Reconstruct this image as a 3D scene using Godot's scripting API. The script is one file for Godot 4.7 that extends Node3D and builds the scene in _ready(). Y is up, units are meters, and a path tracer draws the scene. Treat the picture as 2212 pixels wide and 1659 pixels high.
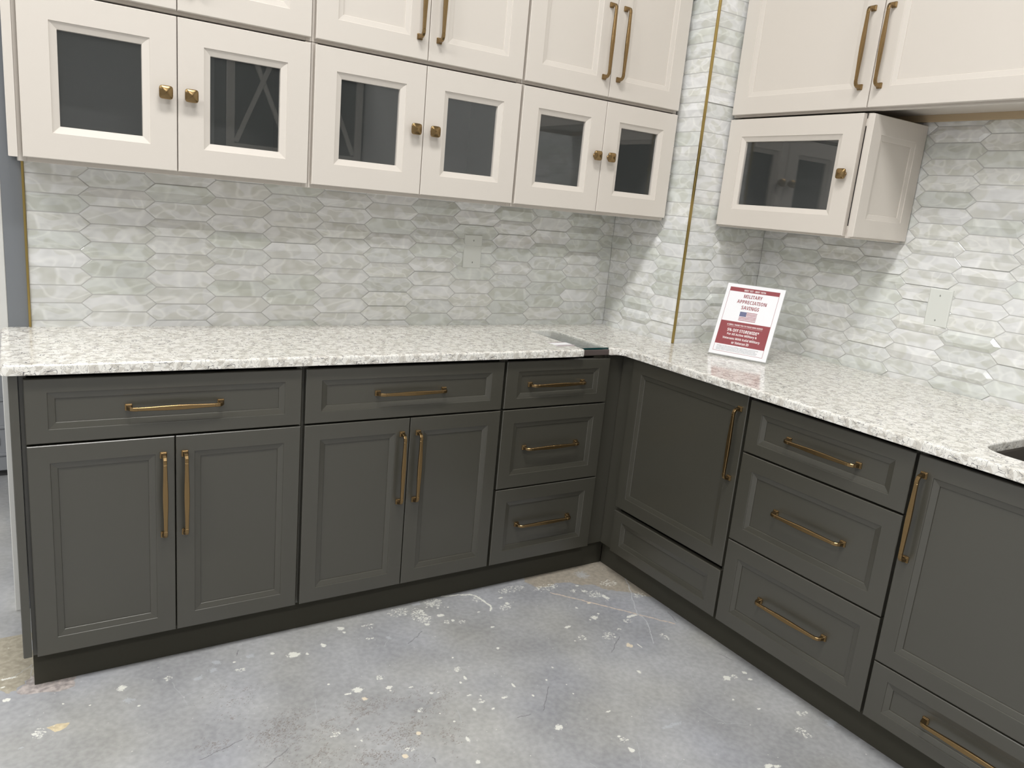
extends Node3D
# A kitchen cabinet display in a showroom: a dark grey base run and a white wall run meet at a tiled pillar in an inner corner.
# x runs along the left wall (0 at the right wall), z comes out of that wall, y is up.

const ZF := 0.4887     # front of the left base doors
const XF := 0.7297     # front of the right base doors, out from the right wall
const ZU := 0.3233     # front of the left wall doors
const XU := 0.3099     # front of the right wall doors
const T := 0.0195      # thickness of a door
const TOP := 0.9035    # top of the worktop
const LOW := 0.8765    # underside of the worktop
const PX := -0.4382    # pillar, left face
const PZ := 0.440      # pillar, front face
const RIGHT := Basis(Vector3(0, 0, 1), Vector3(0, 1, 0), Vector3(-1, 0, 0))

var M := {}
var used := {}
var rng := RandomNumberGenerator.new()


func _ready() -> void:
	rng.seed = 71
	# camera
	var cam := Camera3D.new()
	cam.name = "camera"
	add_child(cam)
	cam.fov = 53.12
	cam.near = 0.05
	cam.far = 60.0
	cam.position = Vector3(-2.62598, 1.37548, 2.61401)
	cam.basis = Basis(Vector3.UP, -0.586565) * Basis(Vector3.RIGHT, -0.227181) * Basis(Vector3.BACK, 0.093882)
	cam.current = true
	# surroundings and exposure
	var env := Environment.new()
	env.background_mode = Environment.BG_COLOR
	env.background_color = Color(0.05, 0.05, 0.055)
	env.tonemap_mode = Environment.TONE_MAPPER_LINEAR
	env.tonemap_exposure = 0.675
	env.sdfgi_enabled = true
	env.ssao_enabled = true
	env.ssil_enabled = true
	var we := WorldEnvironment.new()
	we.name = "world_environment"
	we.environment = env
	add_child(we)
	materials()
	# the fluorescent troffers of the showroom ceiling
	for at in [[-2.2, 2.0], [-4.6, 2.0], [-7.0, 2.0], [-9.4, 2.0], [-2.2, 5.0], [-7.0, 5.0], [-4.6, -2.6], [-9.4, -2.6]]:
		ceiling_light(Vector3(at[0], 4.17, at[1]), 10.5)
	room()
	tiles()
	base_cabinets()
	worktops()
	wall_cabinets()
	small_things()
	beyond()


# ---------------------------------------------------------------- naming

func numbered(called: String) -> String:
	var n: int = used.get(called, 0)
	used[called] = n + 1
	return called if n == 0 else "%s_%03d" % [called, n]


func tag(o: Node3D, label: String, category := "", group := "") -> void:
	o.set_meta("label", label)
	if category != "":
		o.set_meta("category", category)
	if group != "":
		o.set_meta("group", group)


func thing(called: String, label: String, category: String, at: Vector3, turn := Basis(), group := "") -> Node3D:
	var o := Node3D.new()
	o.name = numbered(called)
	add_child(o)
	o.transform = Transform3D(turn, at)
	tag(o, label, category, group)
	return o


func put(mesh: Mesh, material: Material, called: String, parent: Node, at := Vector3.ZERO, turn := Basis()) -> MeshInstance3D:
	var o := MeshInstance3D.new()
	o.mesh = mesh
	o.material_override = material
	o.name = numbered(called) if parent == self else called
	o.transform = Transform3D(turn, at)
	o.cast_shadow = GeometryInstance3D.SHADOW_CASTING_SETTING_ON
	parent.add_child(o, true)
	return o


func structure(o: Node3D, label := "") -> Node3D:
	o.set_meta("kind", "structure")
	if label != "":
		o.set_meta("label", label)
	return o


# ---------------------------------------------------------------- mesh helpers

func start() -> SurfaceTool:
	var st := SurfaceTool.new()
	st.begin(Mesh.PRIMITIVE_TRIANGLES)
	return st


# a flat face with its outward side given by n; its corners run round it either way
func face(st: SurfaceTool, pts: Array, n: Vector3) -> void:
	var g := Vector3.ZERO
	for i in pts.size():
		var a: Vector3 = pts[i]
		var b: Vector3 = pts[(i + 1) % pts.size()]
		g += a.cross(b)
	if g.length() < 1e-14:
		return
	g = g.normalized()
	var order := pts.duplicate()
	if g.dot(n) < 0.0:
		order.reverse()
		g = -g
	for i in range(1, order.size() - 1):
		for p in [order[0], order[i + 1], order[i]]:
			st.set_normal(g)
			st.set_uv(Vector2(p.x, p.y))
			st.add_vertex(p)


func done(st: SurfaceTool) -> ArrayMesh:
	st.index()
	return st.commit()


# a box from a to b with bevelled edges
func add_box(st: SurfaceTool, a: Vector3, b: Vector3, r := 0.0015) -> void:
	var lo := Vector3(minf(a.x, b.x), minf(a.y, b.y), minf(a.z, b.z))
	var hi := Vector3(maxf(a.x, b.x), maxf(a.y, b.y), maxf(a.z, b.z))
	var c := (lo + hi) * 0.5
	var h := (hi - lo) * 0.5
	r = minf(r, minf(h.x, minf(h.y, h.z)) * 0.45)
	for ax in 3:
		var u := (ax + 1) % 3
		var v := (ax + 2) % 3
		for s in [-1.0, 1.0]:
			var n := Vector3.ZERO
			n[ax] = s
			var q := []
			for k in [[-1, -1], [1, -1], [1, 1], [-1, 1]]:
				var p := c
				p[ax] += s * h[ax]
				p[u] += k[0] * (h[u] - r)
				p[v] += k[1] * (h[v] - r)
				q.append(p)
			face(st, q, n)
		# the bevels along axis ax
		for su in [-1.0, 1.0]:
			for sv in [-1.0, 1.0]:
				var q2 := []
				for k in [[-1, 0], [1, 0], [1, 1], [-1, 1]]:
					var p := c
					p[ax] += k[0] * (h[ax] - r)
					p[u] += su * (h[u] - (r if k[1] == 1 else 0.0))
					p[v] += sv * (h[v] - (0.0 if k[1] == 1 else r))
					q2.append(p)
				var n2 := Vector3.ZERO
				n2[u] = su
				n2[v] = sv
				face(st, q2, n2)
	for sx in [-1.0, 1.0]:
		for sy in [-1.0, 1.0]:
			for sz in [-1.0, 1.0]:
				var s3 := Vector3(sx, sy, sz)
				face(st, [c + s3 * (h - Vector3(0, r, r)), c + s3 * (h - Vector3(r, 0, r)), c + s3 * (h - Vector3(r, r, 0))], s3)


func box(a: Vector3, b: Vector3, r := 0.0015) -> ArrayMesh:
	var st := start()
	add_box(st, a, b, r)
	return done(st)


# a skin over rings of equal size; outward is away from the line through the rings' middles
func add_loft(st: SurfaceTool, rings: Array, caps := true, smooth := true) -> void:
	var flat := start()
	flat.set_smooth_group(0 if smooth else -1)
	var n: int = rings[0].size()
	var flip := false
	var best := 0.0
	for r in rings.size() - 1:
		var mid := Vector3.ZERO
		for p in rings[r]:
			mid += p / n
		for p in rings[r + 1]:
			mid += p / n
		mid *= 0.5
		for i in n:
			var a: Vector3 = rings[r][i]
			var b: Vector3 = rings[r][(i + 1) % n]
			var c: Vector3 = rings[r + 1][(i + 1) % n]
			best += (b - a).cross(c - a).dot((a + c) * 0.5 - mid)
	flip = best < 0.0
	for r in rings.size() - 1:
		for i in n:
			var a: Vector3 = rings[r][i]
			var b: Vector3 = rings[r][(i + 1) % n]
			var c: Vector3 = rings[r + 1][(i + 1) % n]
			var d: Vector3 = rings[r + 1][i]
			var q := [a, c, b, a, d, c]
			if flip:
				q = [a, b, c, a, c, d]
			for p in q:
				flat.add_vertex(p)
	flat.index()
	flat.generate_normals()
	st.append_from(flat.commit(), 0, Transform3D())
	if caps:
		for e in [[rings[0], rings[1]], [rings[-1], rings[-2]]]:
			var m0 := Vector3.ZERO
			var m1 := Vector3.ZERO
			for p in e[0]:
				m0 += p / n
			for p in e[1]:
				m1 += p / n
			face(st, Array(e[0]), m0 - m1)


# the front of a door or drawer: loops of [inset across, inset up, depth], mitred; local x 0..w, y 0..h, back at z 0
func add_loops(st: SurfaceTool, w: float, h: float, loops: Array) -> void:
	for k in loops.size() - 1:
		var a := loop_at(w, h, loops[k])
		var b := loop_at(w, h, loops[k + 1])
		for i in 4:
			var j := (i + 1) % 4
			var side := [Vector3(0, -1, 0), Vector3(1, 0, 0), Vector3(0, 1, 0), Vector3(-1, 0, 0)]
			var dz: float = loops[k + 1][2] - loops[k][2]
			var di: float = loops[k + 1][0] - loops[k][0]
			# outward: turned from the way the profile runs
			var n: Vector3 = side[i] * dz + Vector3(0, 0, 1) * di
			face(st, [a[i], a[j], b[j], b[i]], n)


func loop_at(w: float, h: float, l: Array) -> Array:
	var z: float = l[2]
	return [Vector3(l[0], l[1], z), Vector3(w - l[0], l[1], z), Vector3(w - l[0], h - l[1], z), Vector3(l[0], h - l[1], z)]


func panel_front(w: float, h: float, sx: float, sy: float, band := 0.0165) -> ArrayMesh:
	var st := start()
	var loops := [[0.0, 0.0, 0.0], [0.0, 0.0, T - 0.0018], [0.0018, 0.0018, T], [sx - 0.0010, sy - 0.0010, T], [sx - 0.0002, sy - 0.0002, T - 0.0003], [sx + 0.0003, sy + 0.0003, T - 0.0010], [sx + 0.0006, sy + 0.0006, T - 0.0024],
		[sx + band - 0.0012, sy + band - 0.0012, T - 0.0054], [sx + band - 0.0003, sy + band - 0.0003, T - 0.0058], [sx + band + 0.0003, sy + band + 0.0003, T - 0.0066], [sx + band + 0.0006, sy + band + 0.0006, T - 0.0086]]
	add_loops(st, w, h, loops)
	face(st, loop_at(w, h, loops[-1]), Vector3(0, 0, 1))
	face(st, loop_at(w, h, loops[0]), Vector3(0, 0, -1))
	return done(st)


# a door with an opening for glass
func glass_front(w: float, h: float, sx: float, sy: float, band := 0.0175) -> ArrayMesh:
	var st := start()
	var loops := [[0.0, 0.0, 0.0], [0.0, 0.0, T - 0.0018], [0.0018, 0.0018, T], [sx, sy, T], [sx + 0.0006, sy + 0.0006, T - 0.0022],
		[sx + band, sy + band, T - 0.0085], [sx + band + 0.0004, sy + band + 0.0004, T - 0.0125], [sx + band + 0.0004, sy + band + 0.0004, 0.0], [0.0, 0.0, 0.0]]
	add_loops(st, w, h, loops)
	return done(st)


# a bar pull standing on z 0, feet at y 0 and y c, its bar in front
func pull_mesh(c: float) -> ArrayMesh:
	var st := start()
	var path := []   # [along, out, direction of travel angle (0 = out, 90 = along), half width, half thickness]
	for p in [[0.0, 0.0, 0.0, 0.0088, 0.0088], [0.0, 0.0032, 0.0, 0.0088, 0.0088], [0.0, 0.0038, 0.0, 0.0078, 0.0078], [0.0, 0.0062, 0.0, 0.0076, 0.0076], [0.0, 0.0068, 0.0, 0.0066, 0.0064],
			[0.0, 0.0130, 0.0, 0.0054, 0.0052], [0.0006, 0.0185, 12.0, 0.0050, 0.0046], [0.0034, 0.0238, 40.0, 0.0049, 0.0044], [0.0082, 0.0270, 70.0, 0.0049, 0.0042], [0.0140, 0.0282, 90.0, 0.0049, 0.0040],
			[0.0180, 0.0282, 90.0, 0.0050, 0.0041], [0.0186, 0.0282, 90.0, 0.0045, 0.0036], [0.0194, 0.0282, 90.0, 0.0045, 0.0036], [0.0200, 0.0282, 90.0, 0.0047, 0.0039],
			[c * 0.25, 0.0284, 90.0, 0.0054, 0.0041], [c * 0.38, 0.0286, 90.0, 0.0064, 0.0043], [c * 0.5, 0.0287, 90.0, 0.0068, 0.0044]]:
		path.append(p)
	var m := path.size()
	for k in range(m - 2, -1, -1):
		var p: Array = path[k]
		path.append([c - p[0], p[1], 180.0 - p[2], p[3], p[4]])
	var rings := []
	for p in path:
		var a := deg_to_rad(p[2])
		var t := Vector3(0, cos(a), -sin(a))   # across the bar's thickness
		var o := Vector3(0, p[0], p[1])
		var hw: float = p[3]
		var ht: float = p[4]
		var k := 0.0013
		var ring := PackedVector3Array()
		for q in [[-hw, -ht + k], [-hw, ht - k], [-hw + k, ht], [hw - k, ht], [hw, ht - k], [hw, -ht + k], [hw - k, -ht], [-hw + k, -ht]]:
			ring.append(o + Vector3(1, 0, 0) * q[0] + t * q[1])
		rings.append(ring)
	add_loft(st, rings, true, false)
	return done(st)


func knob_mesh() -> ArrayMesh:
	var st := start()
	var rings := []
	for p in [[0.0, 0.0095, 2.0], [0.0025, 0.0095, 2.0], [0.0035, 0.0082, 2.0], [0.0045, 0.0072, 2.0], [0.0105, 0.0072, 2.0], [0.0120, 0.0100, 2.6], [0.0135, 0.0146, 4.0], [0.0150, 0.0163, 4.6], [0.0170, 0.0168, 4.8],
			[0.0205, 0.0168, 4.8], [0.0218, 0.0164, 4.8], [0.0230, 0.0152, 4.4], [0.0252, 0.0105, 4.0], [0.0268, 0.0050, 3.0], [0.0273, 0.0008, 2.0]]:
		var ring := PackedVector3Array()
		for i in 40:
			var a := TAU * i / 40.0
			var e: float = 2.0 / p[2]
			ring.append(Vector3(signf(cos(a)) * pow(absf(cos(a)), e) * p[1], signf(sin(a)) * pow(absf(sin(a)), e) * p[1], p[0]))
		rings.append(ring)
	add_loft(st, rings, true, true)
	return done(st)


# a slab over a flat outline in x and z with rounded edges, and a hole if one is given
func slab(outline: PackedVector2Array, y0: float, y1: float, r_top: float, r_low: float, hole := PackedVector2Array()) -> ArrayMesh:
	var st := start()
	var steps := []
	for k in 4:
		var a := PI * 0.5 * k / 3.0
		steps.append([r_low * (1.0 - sin(a)), y0 + r_low * (1.0 - cos(a))])
	for k in 7:
		var a := PI * 0.5 * k / 6.0
		steps.append([r_top * (1.0 - cos(a)), y1 - r_top * (1.0 - sin(a))])
	for which in [outline, hole]:
		if which.size() == 0:
			continue
		var lines := []
		for s in steps:
			var ring := PackedVector3Array()
			var ins := inset(which, s[0] if which == outline else -s[0])
			for p in ins:
				ring.append(Vector3(p.x, s[1], p.y))
			lines.append(ring)
		var n: int = which.size()
		var turn := 1.0 if area(which) > 0.0 else -1.0
		if which == hole:
			turn = -turn
		for k in lines.size() - 1:
			for i in n:
				var j := (i + 1) % n
				var e: Vector2 = which[j] - which[i]
				if e.length() < 1e-6:
					continue
				var out := Vector2(e.y, -e.x).normalized() * turn
				face(st, [lines[k][i], lines[k][j], lines[k + 1][j], lines[k + 1][i]], Vector3(out.x, 0.7 if k > 6 else (-0.5 if k < 3 else 0.0), out.y))
	for top in [true, false]:
		var o := inset(outline, r_top if top else r_low)
		var pieces := [o]
		if hole.size() > 0:
			var hh := inset(hole, -(r_top if top else r_low))
			var mid := 0.0
			for p in hh:
				mid += p.y / hh.size()
			pieces = []
			for half in [[-50.0, mid], [mid, 50.0]]:
				var cutter := PackedVector2Array([Vector2(-50, half[0]), Vector2(50, half[0]), Vector2(50, half[1]), Vector2(-50, half[1])])
				for q in Geometry2D.intersect_polygons(o, cutter):
					pieces.append_array(Geometry2D.clip_polygons(q, hh))
		for q in pieces:
			var tri := Geometry2D.triangulate_polygon(q)
			for i in range(0, tri.size(), 3):
				var y := y1 if top else y0
				face(st, [Vector3(q[tri[i]].x, y, q[tri[i]].y), Vector3(q[tri[i + 1]].x, y, q[tri[i + 1]].y), Vector3(q[tri[i + 2]].x, y, q[tri[i + 2]].y)], Vector3(0, 1.0 if top else -1.0, 0))
	return done(st)


func area(p: PackedVector2Array) -> float:
	var a := 0.0
	for i in p.size():
		a += p[i].cross(p[(i + 1) % p.size()])
	return a * 0.5


# every corner moved inwards by d along its mitre
func inset(p: PackedVector2Array, d: float) -> PackedVector2Array:
	if absf(d) < 1e-7:
		return p
	var s := 1.0 if area(p) > 0.0 else -1.0
	var out := PackedVector2Array()
	var n := p.size()
	for i in n:
		var e0 := (p[i] - p[(i + n - 1) % n]).normalized()
		var e1 := (p[(i + 1) % n] - p[i]).normalized()
		var n0 := Vector2(-e0.y, e0.x) * s
		var n1 := Vector2(-e1.y, e1.x) * s
		out.append(p[i] + (n0 + n1) * d / maxf(0.3, 1.0 + n0.dot(n1)))
	return out


# an outline whose corners [x, z, radius] are rounded
func rounded(corners: Array) -> PackedVector2Array:
	var out := PackedVector2Array()
	var n := corners.size()
	for i in n:
		var c: Array = corners[i]
		var p := Vector2(c[0], c[1])
		if c[2] <= 0.0:
			out.append(p)
			continue
		var a: Array = corners[(i + n - 1) % n]
		var b: Array = corners[(i + 1) % n]
		var ta: Vector2 = p + (Vector2(a[0], a[1]) - p).normalized() * c[2]
		var tb: Vector2 = p + (Vector2(b[0], b[1]) - p).normalized() * c[2]
		for k in 9:
			var t := k / 8.0
			var q: Vector2 = ta.lerp(p, t).lerp(p.lerp(tb, t), t)
			out.append(q)
	return out


# ---------------------------------------------------------------- materials

func plain(c: Color, rough := 0.5, metal := 0.0) -> StandardMaterial3D:
	var m := StandardMaterial3D.new()
	m.albedo_color = c
	m.roughness = rough
	m.metallic = metal
	return m


func noise(kind: int, freq: float, seed_: int, octaves := 3, warp := 0.0, warp_freq := 0.01, smooth_warp := false) -> FastNoiseLite:
	var n := FastNoiseLite.new()
	n.noise_type = kind
	n.seed = seed_
	n.frequency = freq
	n.fractal_octaves = octaves
	if octaves <= 1:
		n.fractal_type = FastNoiseLite.FRACTAL_NONE
	if warp > 0.0:
		n.domain_warp_enabled = true
		n.domain_warp_amplitude = warp
		n.domain_warp_frequency = warp_freq
		n.domain_warp_fractal_type = FastNoiseLite.DOMAIN_WARP_FRACTAL_NONE if smooth_warp else FastNoiseLite.DOMAIN_WARP_FRACTAL_PROGRESSIVE
		n.domain_warp_fractal_octaves = 3
	return n


func bytes_of(n: FastNoiseLite, w: int, h: int, seamless := true) -> PackedByteArray:
	var im: Image = n.get_seamless_image(w, h, false, false, 0.12, true) if seamless else n.get_image(w, h, false, false, true)
	im.convert(Image.FORMAT_L8)
	return im.get_data()


func texture(im: Image) -> ImageTexture:
	im.generate_mipmaps()
	return ImageTexture.create_from_image(im)


func step_table(a: float, b: float) -> PackedFloat32Array:
	var t := PackedFloat32Array()
	for i in 256:
		t.append(smoothstep(a, b, i / 255.0))
	return t


# pearl glass: milky white with grey-green clouds and curling white ribbons
func pearl_image() -> Image:
	var s := 512
	var a := bytes_of(noise(FastNoiseLite.TYPE_SIMPLEX_SMOOTH, 0.0100, 11, 1, 95.0, 0.0065, true), s, s)
	var b := bytes_of(noise(FastNoiseLite.TYPE_SIMPLEX_SMOOTH, 0.0085, 29, 1, 130.0, 0.0075, true), s, s)
	var c := bytes_of(noise(FastNoiseLite.TYPE_SIMPLEX_SMOOTH, 0.0150, 47, 2, 70.0, 0.0110, true), s, s)
	var edge := step_table(0.44, 0.60)
	var ribbon := PackedFloat32Array()
	for i in 256:
		ribbon.append(1.0 - smoothstep(0.0, 0.13, absf(i / 255.0 - 0.53)))
	var out := PackedByteArray()
	out.resize(s * s * 3)
	for i in s * s:
		var t := c[i] / 255.0
		var r := lerpf(0.945, 0.868, t)
		var g := lerpf(0.948, 0.871, t)
		var bl := lerpf(0.950, 0.873, t)
		var k := edge[a[i]] * (0.30 + 0.70 * t)
		r = lerpf(r, 0.838, k)
		g = lerpf(g, 0.840, k)
		bl = lerpf(bl, 0.818, k)
		k = ribbon[b[i]] * 0.50
		r = lerpf(r, 0.975, k)
		g = lerpf(g, 0.977, k)
		bl = lerpf(bl, 0.970, k)
		out[i * 3] = int(r * 255.0)
		out[i * 3 + 1] = int(g * 255.0)
		out[i * 3 + 2] = int(bl * 255.0)
	return Image.create_from_data(s, s, false, Image.FORMAT_RGB8, out)


# quartz: cream with beige clouds and a broken net of thin dark veins
func quartz_image() -> Image:
	var s := 1024
	var v1 := bytes_of(noise(FastNoiseLite.TYPE_SIMPLEX_SMOOTH, 0.0105, 5, 3, 80.0, 0.011, true), s, s)
	var v2 := bytes_of(noise(FastNoiseLite.TYPE_SIMPLEX_SMOOTH, 0.0160, 17, 3, 70.0, 0.013, true), s, s)
	var br := bytes_of(noise(FastNoiseLite.TYPE_SIMPLEX_SMOOTH, 0.0080, 23, 2), s, s)
	var cl := bytes_of(noise(FastNoiseLite.TYPE_SIMPLEX_SMOOTH, 0.0120, 31, 3, 90.0, 0.011, true), s, s)
	var vein := PackedFloat32Array()
	var vein2 := PackedFloat32Array()
	for i in 256:
		var d := absf(i / 255.0 - 0.5)
		vein.append(1.0 - smoothstep(0.004, 0.032, d))
		vein2.append(1.0 - smoothstep(0.004, 0.030, absf(i / 255.0 - 0.47)))
	var gate := step_table(0.30, 0.62)
	var cloud := step_table(0.46, 0.62)
	var out := PackedByteArray()
	out.resize(s * s * 3)
	for i in s * s:
		var k := cloud[cl[i]] * 0.85
		var r := lerpf(0.925, 0.790, k)
		var g := lerpf(0.916, 0.773, k)
		var b := lerpf(0.892, 0.741, k)
		var gt := gate[br[i]]
		k = maxf(vein[v1[i]] * (0.34 + 0.62 * gt), vein2[v2[i]] * (0.85 - 0.45 * gt))
		if k > 0.0:
			r = lerpf(r, 0.41, k)
			g = lerpf(g, 0.405, k)
			b = lerpf(b, 0.41, k)
		out[i * 3] = int(r * 255.0)
		out[i * 3 + 1] = int(g * 255.0)
		out[i * 3 + 2] = int(b * 255.0)
	return Image.create_from_data(s, s, false, Image.FORMAT_RGB8, out)


const FX0 := -2.85     # the part of the floor that carries its own marks
const FX1 := -0.60
const FZ0 := 0.15
const FZ1 := 1.95
const FW := 2048
const FH := 1638

const SPLATS := [[-1.459, 0.55, 0.0129, 0.0097, 0], [-1.791, 0.495, 0.012, 0.0124, 0], [-1.788, 0.52, 0.0048, 0.0059, 0], [-1.524, 0.584, 0.0077, 0.0063, 0], [-1.457, 0.596, 0.0112, 0.0131, 1], [-1.433, 0.595, 0.0056, 0.0064, 0], [-1.409, 0.614, 0.0108, 0.0106, 1], [-1.503, 0.498, 0.0072, 0.0055, 0], [-1.325, 0.581, 0.0065, 0.0039, 0], [-1.329, 0.684, 0.008, 0.0042, 0], [-1.38, 0.8, 0.006, 0.0048, 0], [-1.501, 0.444, 0.0203, 0.0142, 2], [-1.67, 0.605, 0.0074, 0.0096, 2], [-1.706, 0.508, 0.0216, 0.0041, 1], [-1.707, 0.529, 0.0016, 0.0049, 0], [-1.697, 0.528, 0.0017, 0.0051, 0], [-1.202, 0.528, 0.0108, 0.0048, 0], [-1.203, 0.573, 0.0091, 0.0088, 0], [-1.409, 0.512, 0.0035, 0.0034, 0], [-1.444, 0.503, 0.004, 0.0045, 0], [-1.477, 0.483, 0.0041, 0.0034, 0], [-1.456, 0.475, 0.0029, 0.0034, 0], [-1.579, 0.476, 0.0395, 0.027, 1], [-1.526, 0.523, 0.0282, 0.0372, 1], [-1.431, 0.467, 0.0236, 0.0258, 1], [-1.224, 0.592, 0.0239, 0.0172, 1], [-1.285, 0.503, 0.0181, 0.0237, 1], [-1.728, 0.584, 0.0131, 0.0048, 1], [-0.811, 0.5, 0.0239, 0.0277, 2], [-0.837, 0.677, 0.01, 0.0196, 0], [-0.967, 0.775, 0.012, 0.0144, 0], [-0.922, 0.687, 0.0079, 0.0052, 3], [-0.986, 0.698, 0.0052, 0.0059, 0], [-0.938, 0.762, 0.0043, 0.005, 0], [-0.991, 0.782, 0.0043, 0.004, 0], [-0.97, 0.966, 0.0113, 0.0142, 3], [-0.939, 0.978, 0.0024, 0.013, 0], [-1.041, 1.094, 0.0069, 0.0076, 0], [-1.279, 0.96, 0.0036, 0.0038, 0], [-1.334, 1.005, 0.0035, 0.0036, 0], [-1.291, 1.05, 0.0029, 0.003, 0], [-1.552, 0.894, 0.0042, 0.0115, 0], [-1.575, 0.907, 0.0041, 0.0045, 0], [-1.551, 0.846, 0.0107, 0.0107, 1], [-1.381, 0.801, 0.0061, 0.0052, 0], [-1.536, 0.786, 0.0036, 0.0038, 0], [-1.58, 0.97, 0.0095, 0.0038, 0], [-1.551, 0.987, 0.0034, 0.0053, 0], [-1.563, 1.008, 0.0084, 0.0095, 1], [-1.493, 1.023, 0.0102, 0.0054, 0], [-1.439, 0.986, 0.0042, 0.0114, 0], [-0.996, 0.891, 0.0246, 0.022, 1], [-1.088, 0.862, 0.0141, 0.0145, 1], [-1.094, 0.788, 0.0143, 0.0061, 0], [-0.938, 0.874, 0.0084, 0.0077, 1], [-1.122, 0.868, 0.004, 0.0042, 0], [-0.869, 0.841, 0.015, 0.0145, 1], [-0.834, 0.822, 0.0262, 0.0067, 0], [-0.864, 0.638, 0.0319, 0.027, 1], [-0.883, 0.565, 0.0083, 0.0056, 0], [-0.923, 0.589, 0.0135, 0.0136, 1], [-1.136, 0.49, 0.0576, 0.0221, 1], [-0.753, 0.596, 0.0378, 0.0241, 1], [-0.881, 0.606, 0.0114, 0.0138, 1], [-1.299, 1.094, 0.0022, 0.0028, 0], [-1.413, 1.05, 0.0042, 0.0043, 0], [-1.005, 0.53, 0.0542, 0.0226, 1], [-0.706, 0.718, 0.0277, 0.0184, 1], [-0.82, 0.973, 0.0105, 0.0227, 1], [-1.445, 0.461, 0.0288, 0.0319, 1], [-1.519, 0.53, 0.0237, 0.0589, 1], [-1.426, 1.198, 0.0116, 0.0102, 0], [-1.302, 1.356, 0.0083, 0.0097, 0], [-1.694, 1.217, 0.0068, 0.0075, 0], [-1.676, 1.132, 0.005, 0.0109, 0], [-1.294, 1.318, 0.0115, 0.0092, 1], [-1.296, 1.3, 0.0053, 0.0039, 0], [-0.803, 1.238, 0.0156, 0.0116, 0], [-0.774, 1.242, 0.0113, 0.0086, 1], [-0.726, 1.243, 0.0077, 0.0088, 0], [-0.737, 1.275, 0.0076, 0.0054, 0], [-1.041, 1.095, 0.0073, 0.0062, 0], [-0.871, 1.324, 0.0042, 0.0039, 0], [-0.833, 1.39, 0.0059, 0.0038, 0], [-1.257, 1.204, 0.0083, 0.0035, 0], [-1.549, 1.052, 0.0075, 0.0042, 0], [-0.802, 1.522, 0.0171, 0.0265, 1], [-1.007, 1.568, 0.0148, 0.0076, 0], [-0.988, 1.579, 0.0106, 0.0061, 0], [-1.127, 1.33, 0.0332, 0.0066, 2], [-1.598, 1.032, 0.0053, 0.0066, 0], [-0.727, 1.462, 0.0209, 0.0116, 1], [-0.683, 1.53, 0.0237, 0.0141, 2], [-1.967, 0.577, 0.0189, 0.0154, 0], [-2.022, 0.542, 0.0062, 0.0062, 0], [-1.929, 0.587, 0.0051, 0.0062, 0], [-1.858, 0.816, 0.0147, 0.0134, 0], [-1.773, 0.842, 0.0094, 0.0087, 0], [-1.775, 0.856, 0.0033, 0.0033, 0], [-1.89, 0.821, 0.0113, 0.0043, 0], [-1.855, 0.86, 0.0085, 0.0073, 3], [-1.778, 0.786, 0.0136, 0.0114, 1], [-1.978, 0.964, 0.0143, 0.01, 1], [-1.919, 0.971, 0.0037, 0.0056, 0], [-1.782, 1.055, 0.0074, 0.0082, 3], [-1.849, 1.117, 0.0089, 0.0085, 3], [-1.829, 1.1, 0.0105, 0.0108, 1], [-1.948, 1.029, 0.0034, 0.0026, 0], [-1.674, 1.053, 0.0038, 0.003, 0], [-1.694, 1.007, 0.0022, 0.0025, 0], [-1.922, 0.756, 0.0043, 0.0044, 0], [-1.735, 0.971, 0.0098, 0.009, 1], [-1.675, 0.916, 0.0054, 0.0049, 0], [-1.656, 0.922, 0.0047, 0.0033, 0], [-1.718, 0.866, 0.0084, 0.0033, 0], [-2.085, 0.53, 0.0118, 0.0092, 2], [-2.127, 0.589, 0.0147, 0.0086, 1], [-2.133, 0.542, 0.005, 0.0036, 0], [-1.551, 0.845, 0.0107, 0.0119, 1], [-1.575, 0.908, 0.0041, 0.004, 0], [-1.926, 1.016, 0.0024, 0.0035, 0], [-2.178, 0.524, 0.0114, 0.0107, 2], [-2.196, 0.557, 0.0112, 0.0104, 2], [-1.871, 0.562, 0.0071, 0.0116, 0], [-2.431, 0.54, 0.0123, 0.0125, 0], [-2.693, 0.474, 0.0111, 0.007, 0], [-2.626, 0.649, 0.0157, 0.0193, 1], [-2.569, 0.55, 0.0029, 0.0034, 0], [-2.51, 0.584, 0.0029, 0.0025, 0], [-2.4, 0.638, 0.0038, 0.0033, 0], [-2.314, 0.545, 0.0116, 0.0116, 1], [-2.239, 0.579, 0.013, 0.0093, 2], [-2.419, 0.604, 0.0134, 0.0107, 2], [-2.69, 0.374, 0.0194, 0.0047, 0], [-2.702, 0.411, 0.0071, 0.0037, 0], [-2.663, 0.69, 0.0064, 0.003, 2]]
const WORN := [[-2.17, 0.691, 0.062, 0.041], [-2.2, 0.818, 0.053, 0.037], [-2.257, 0.869, 0.034, 0.03], [-2.099, 0.891, 0.089, 0.058], [-1.917, 0.915, 0.109, 0.057], [-1.808, 1.015, 0.109, 0.111], [-1.682, 0.937, 0.05, 0.042], [-2.043, 1.001, 0.087, 0.042], [-1.954, 1.09, 0.101, 0.032], [-1.728, 1.119, 0.037, 0.048]]
const BARE := [[-1.024, 0.398], [-0.622, 0.372], [-0.656, 0.768], [-0.699, 0.711], [-0.766, 0.654], [-0.825, 0.586], [-0.918, 0.523], [-0.982, 0.521], [-1.035, 0.528], [-1.048, 0.484], [-1.047, 0.449]]
const CRACK_LONG := [[-1.01, 0.567], [-0.937, 0.658], [-0.882, 0.727], [-0.802, 0.827], [-0.722, 0.93]]
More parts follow.
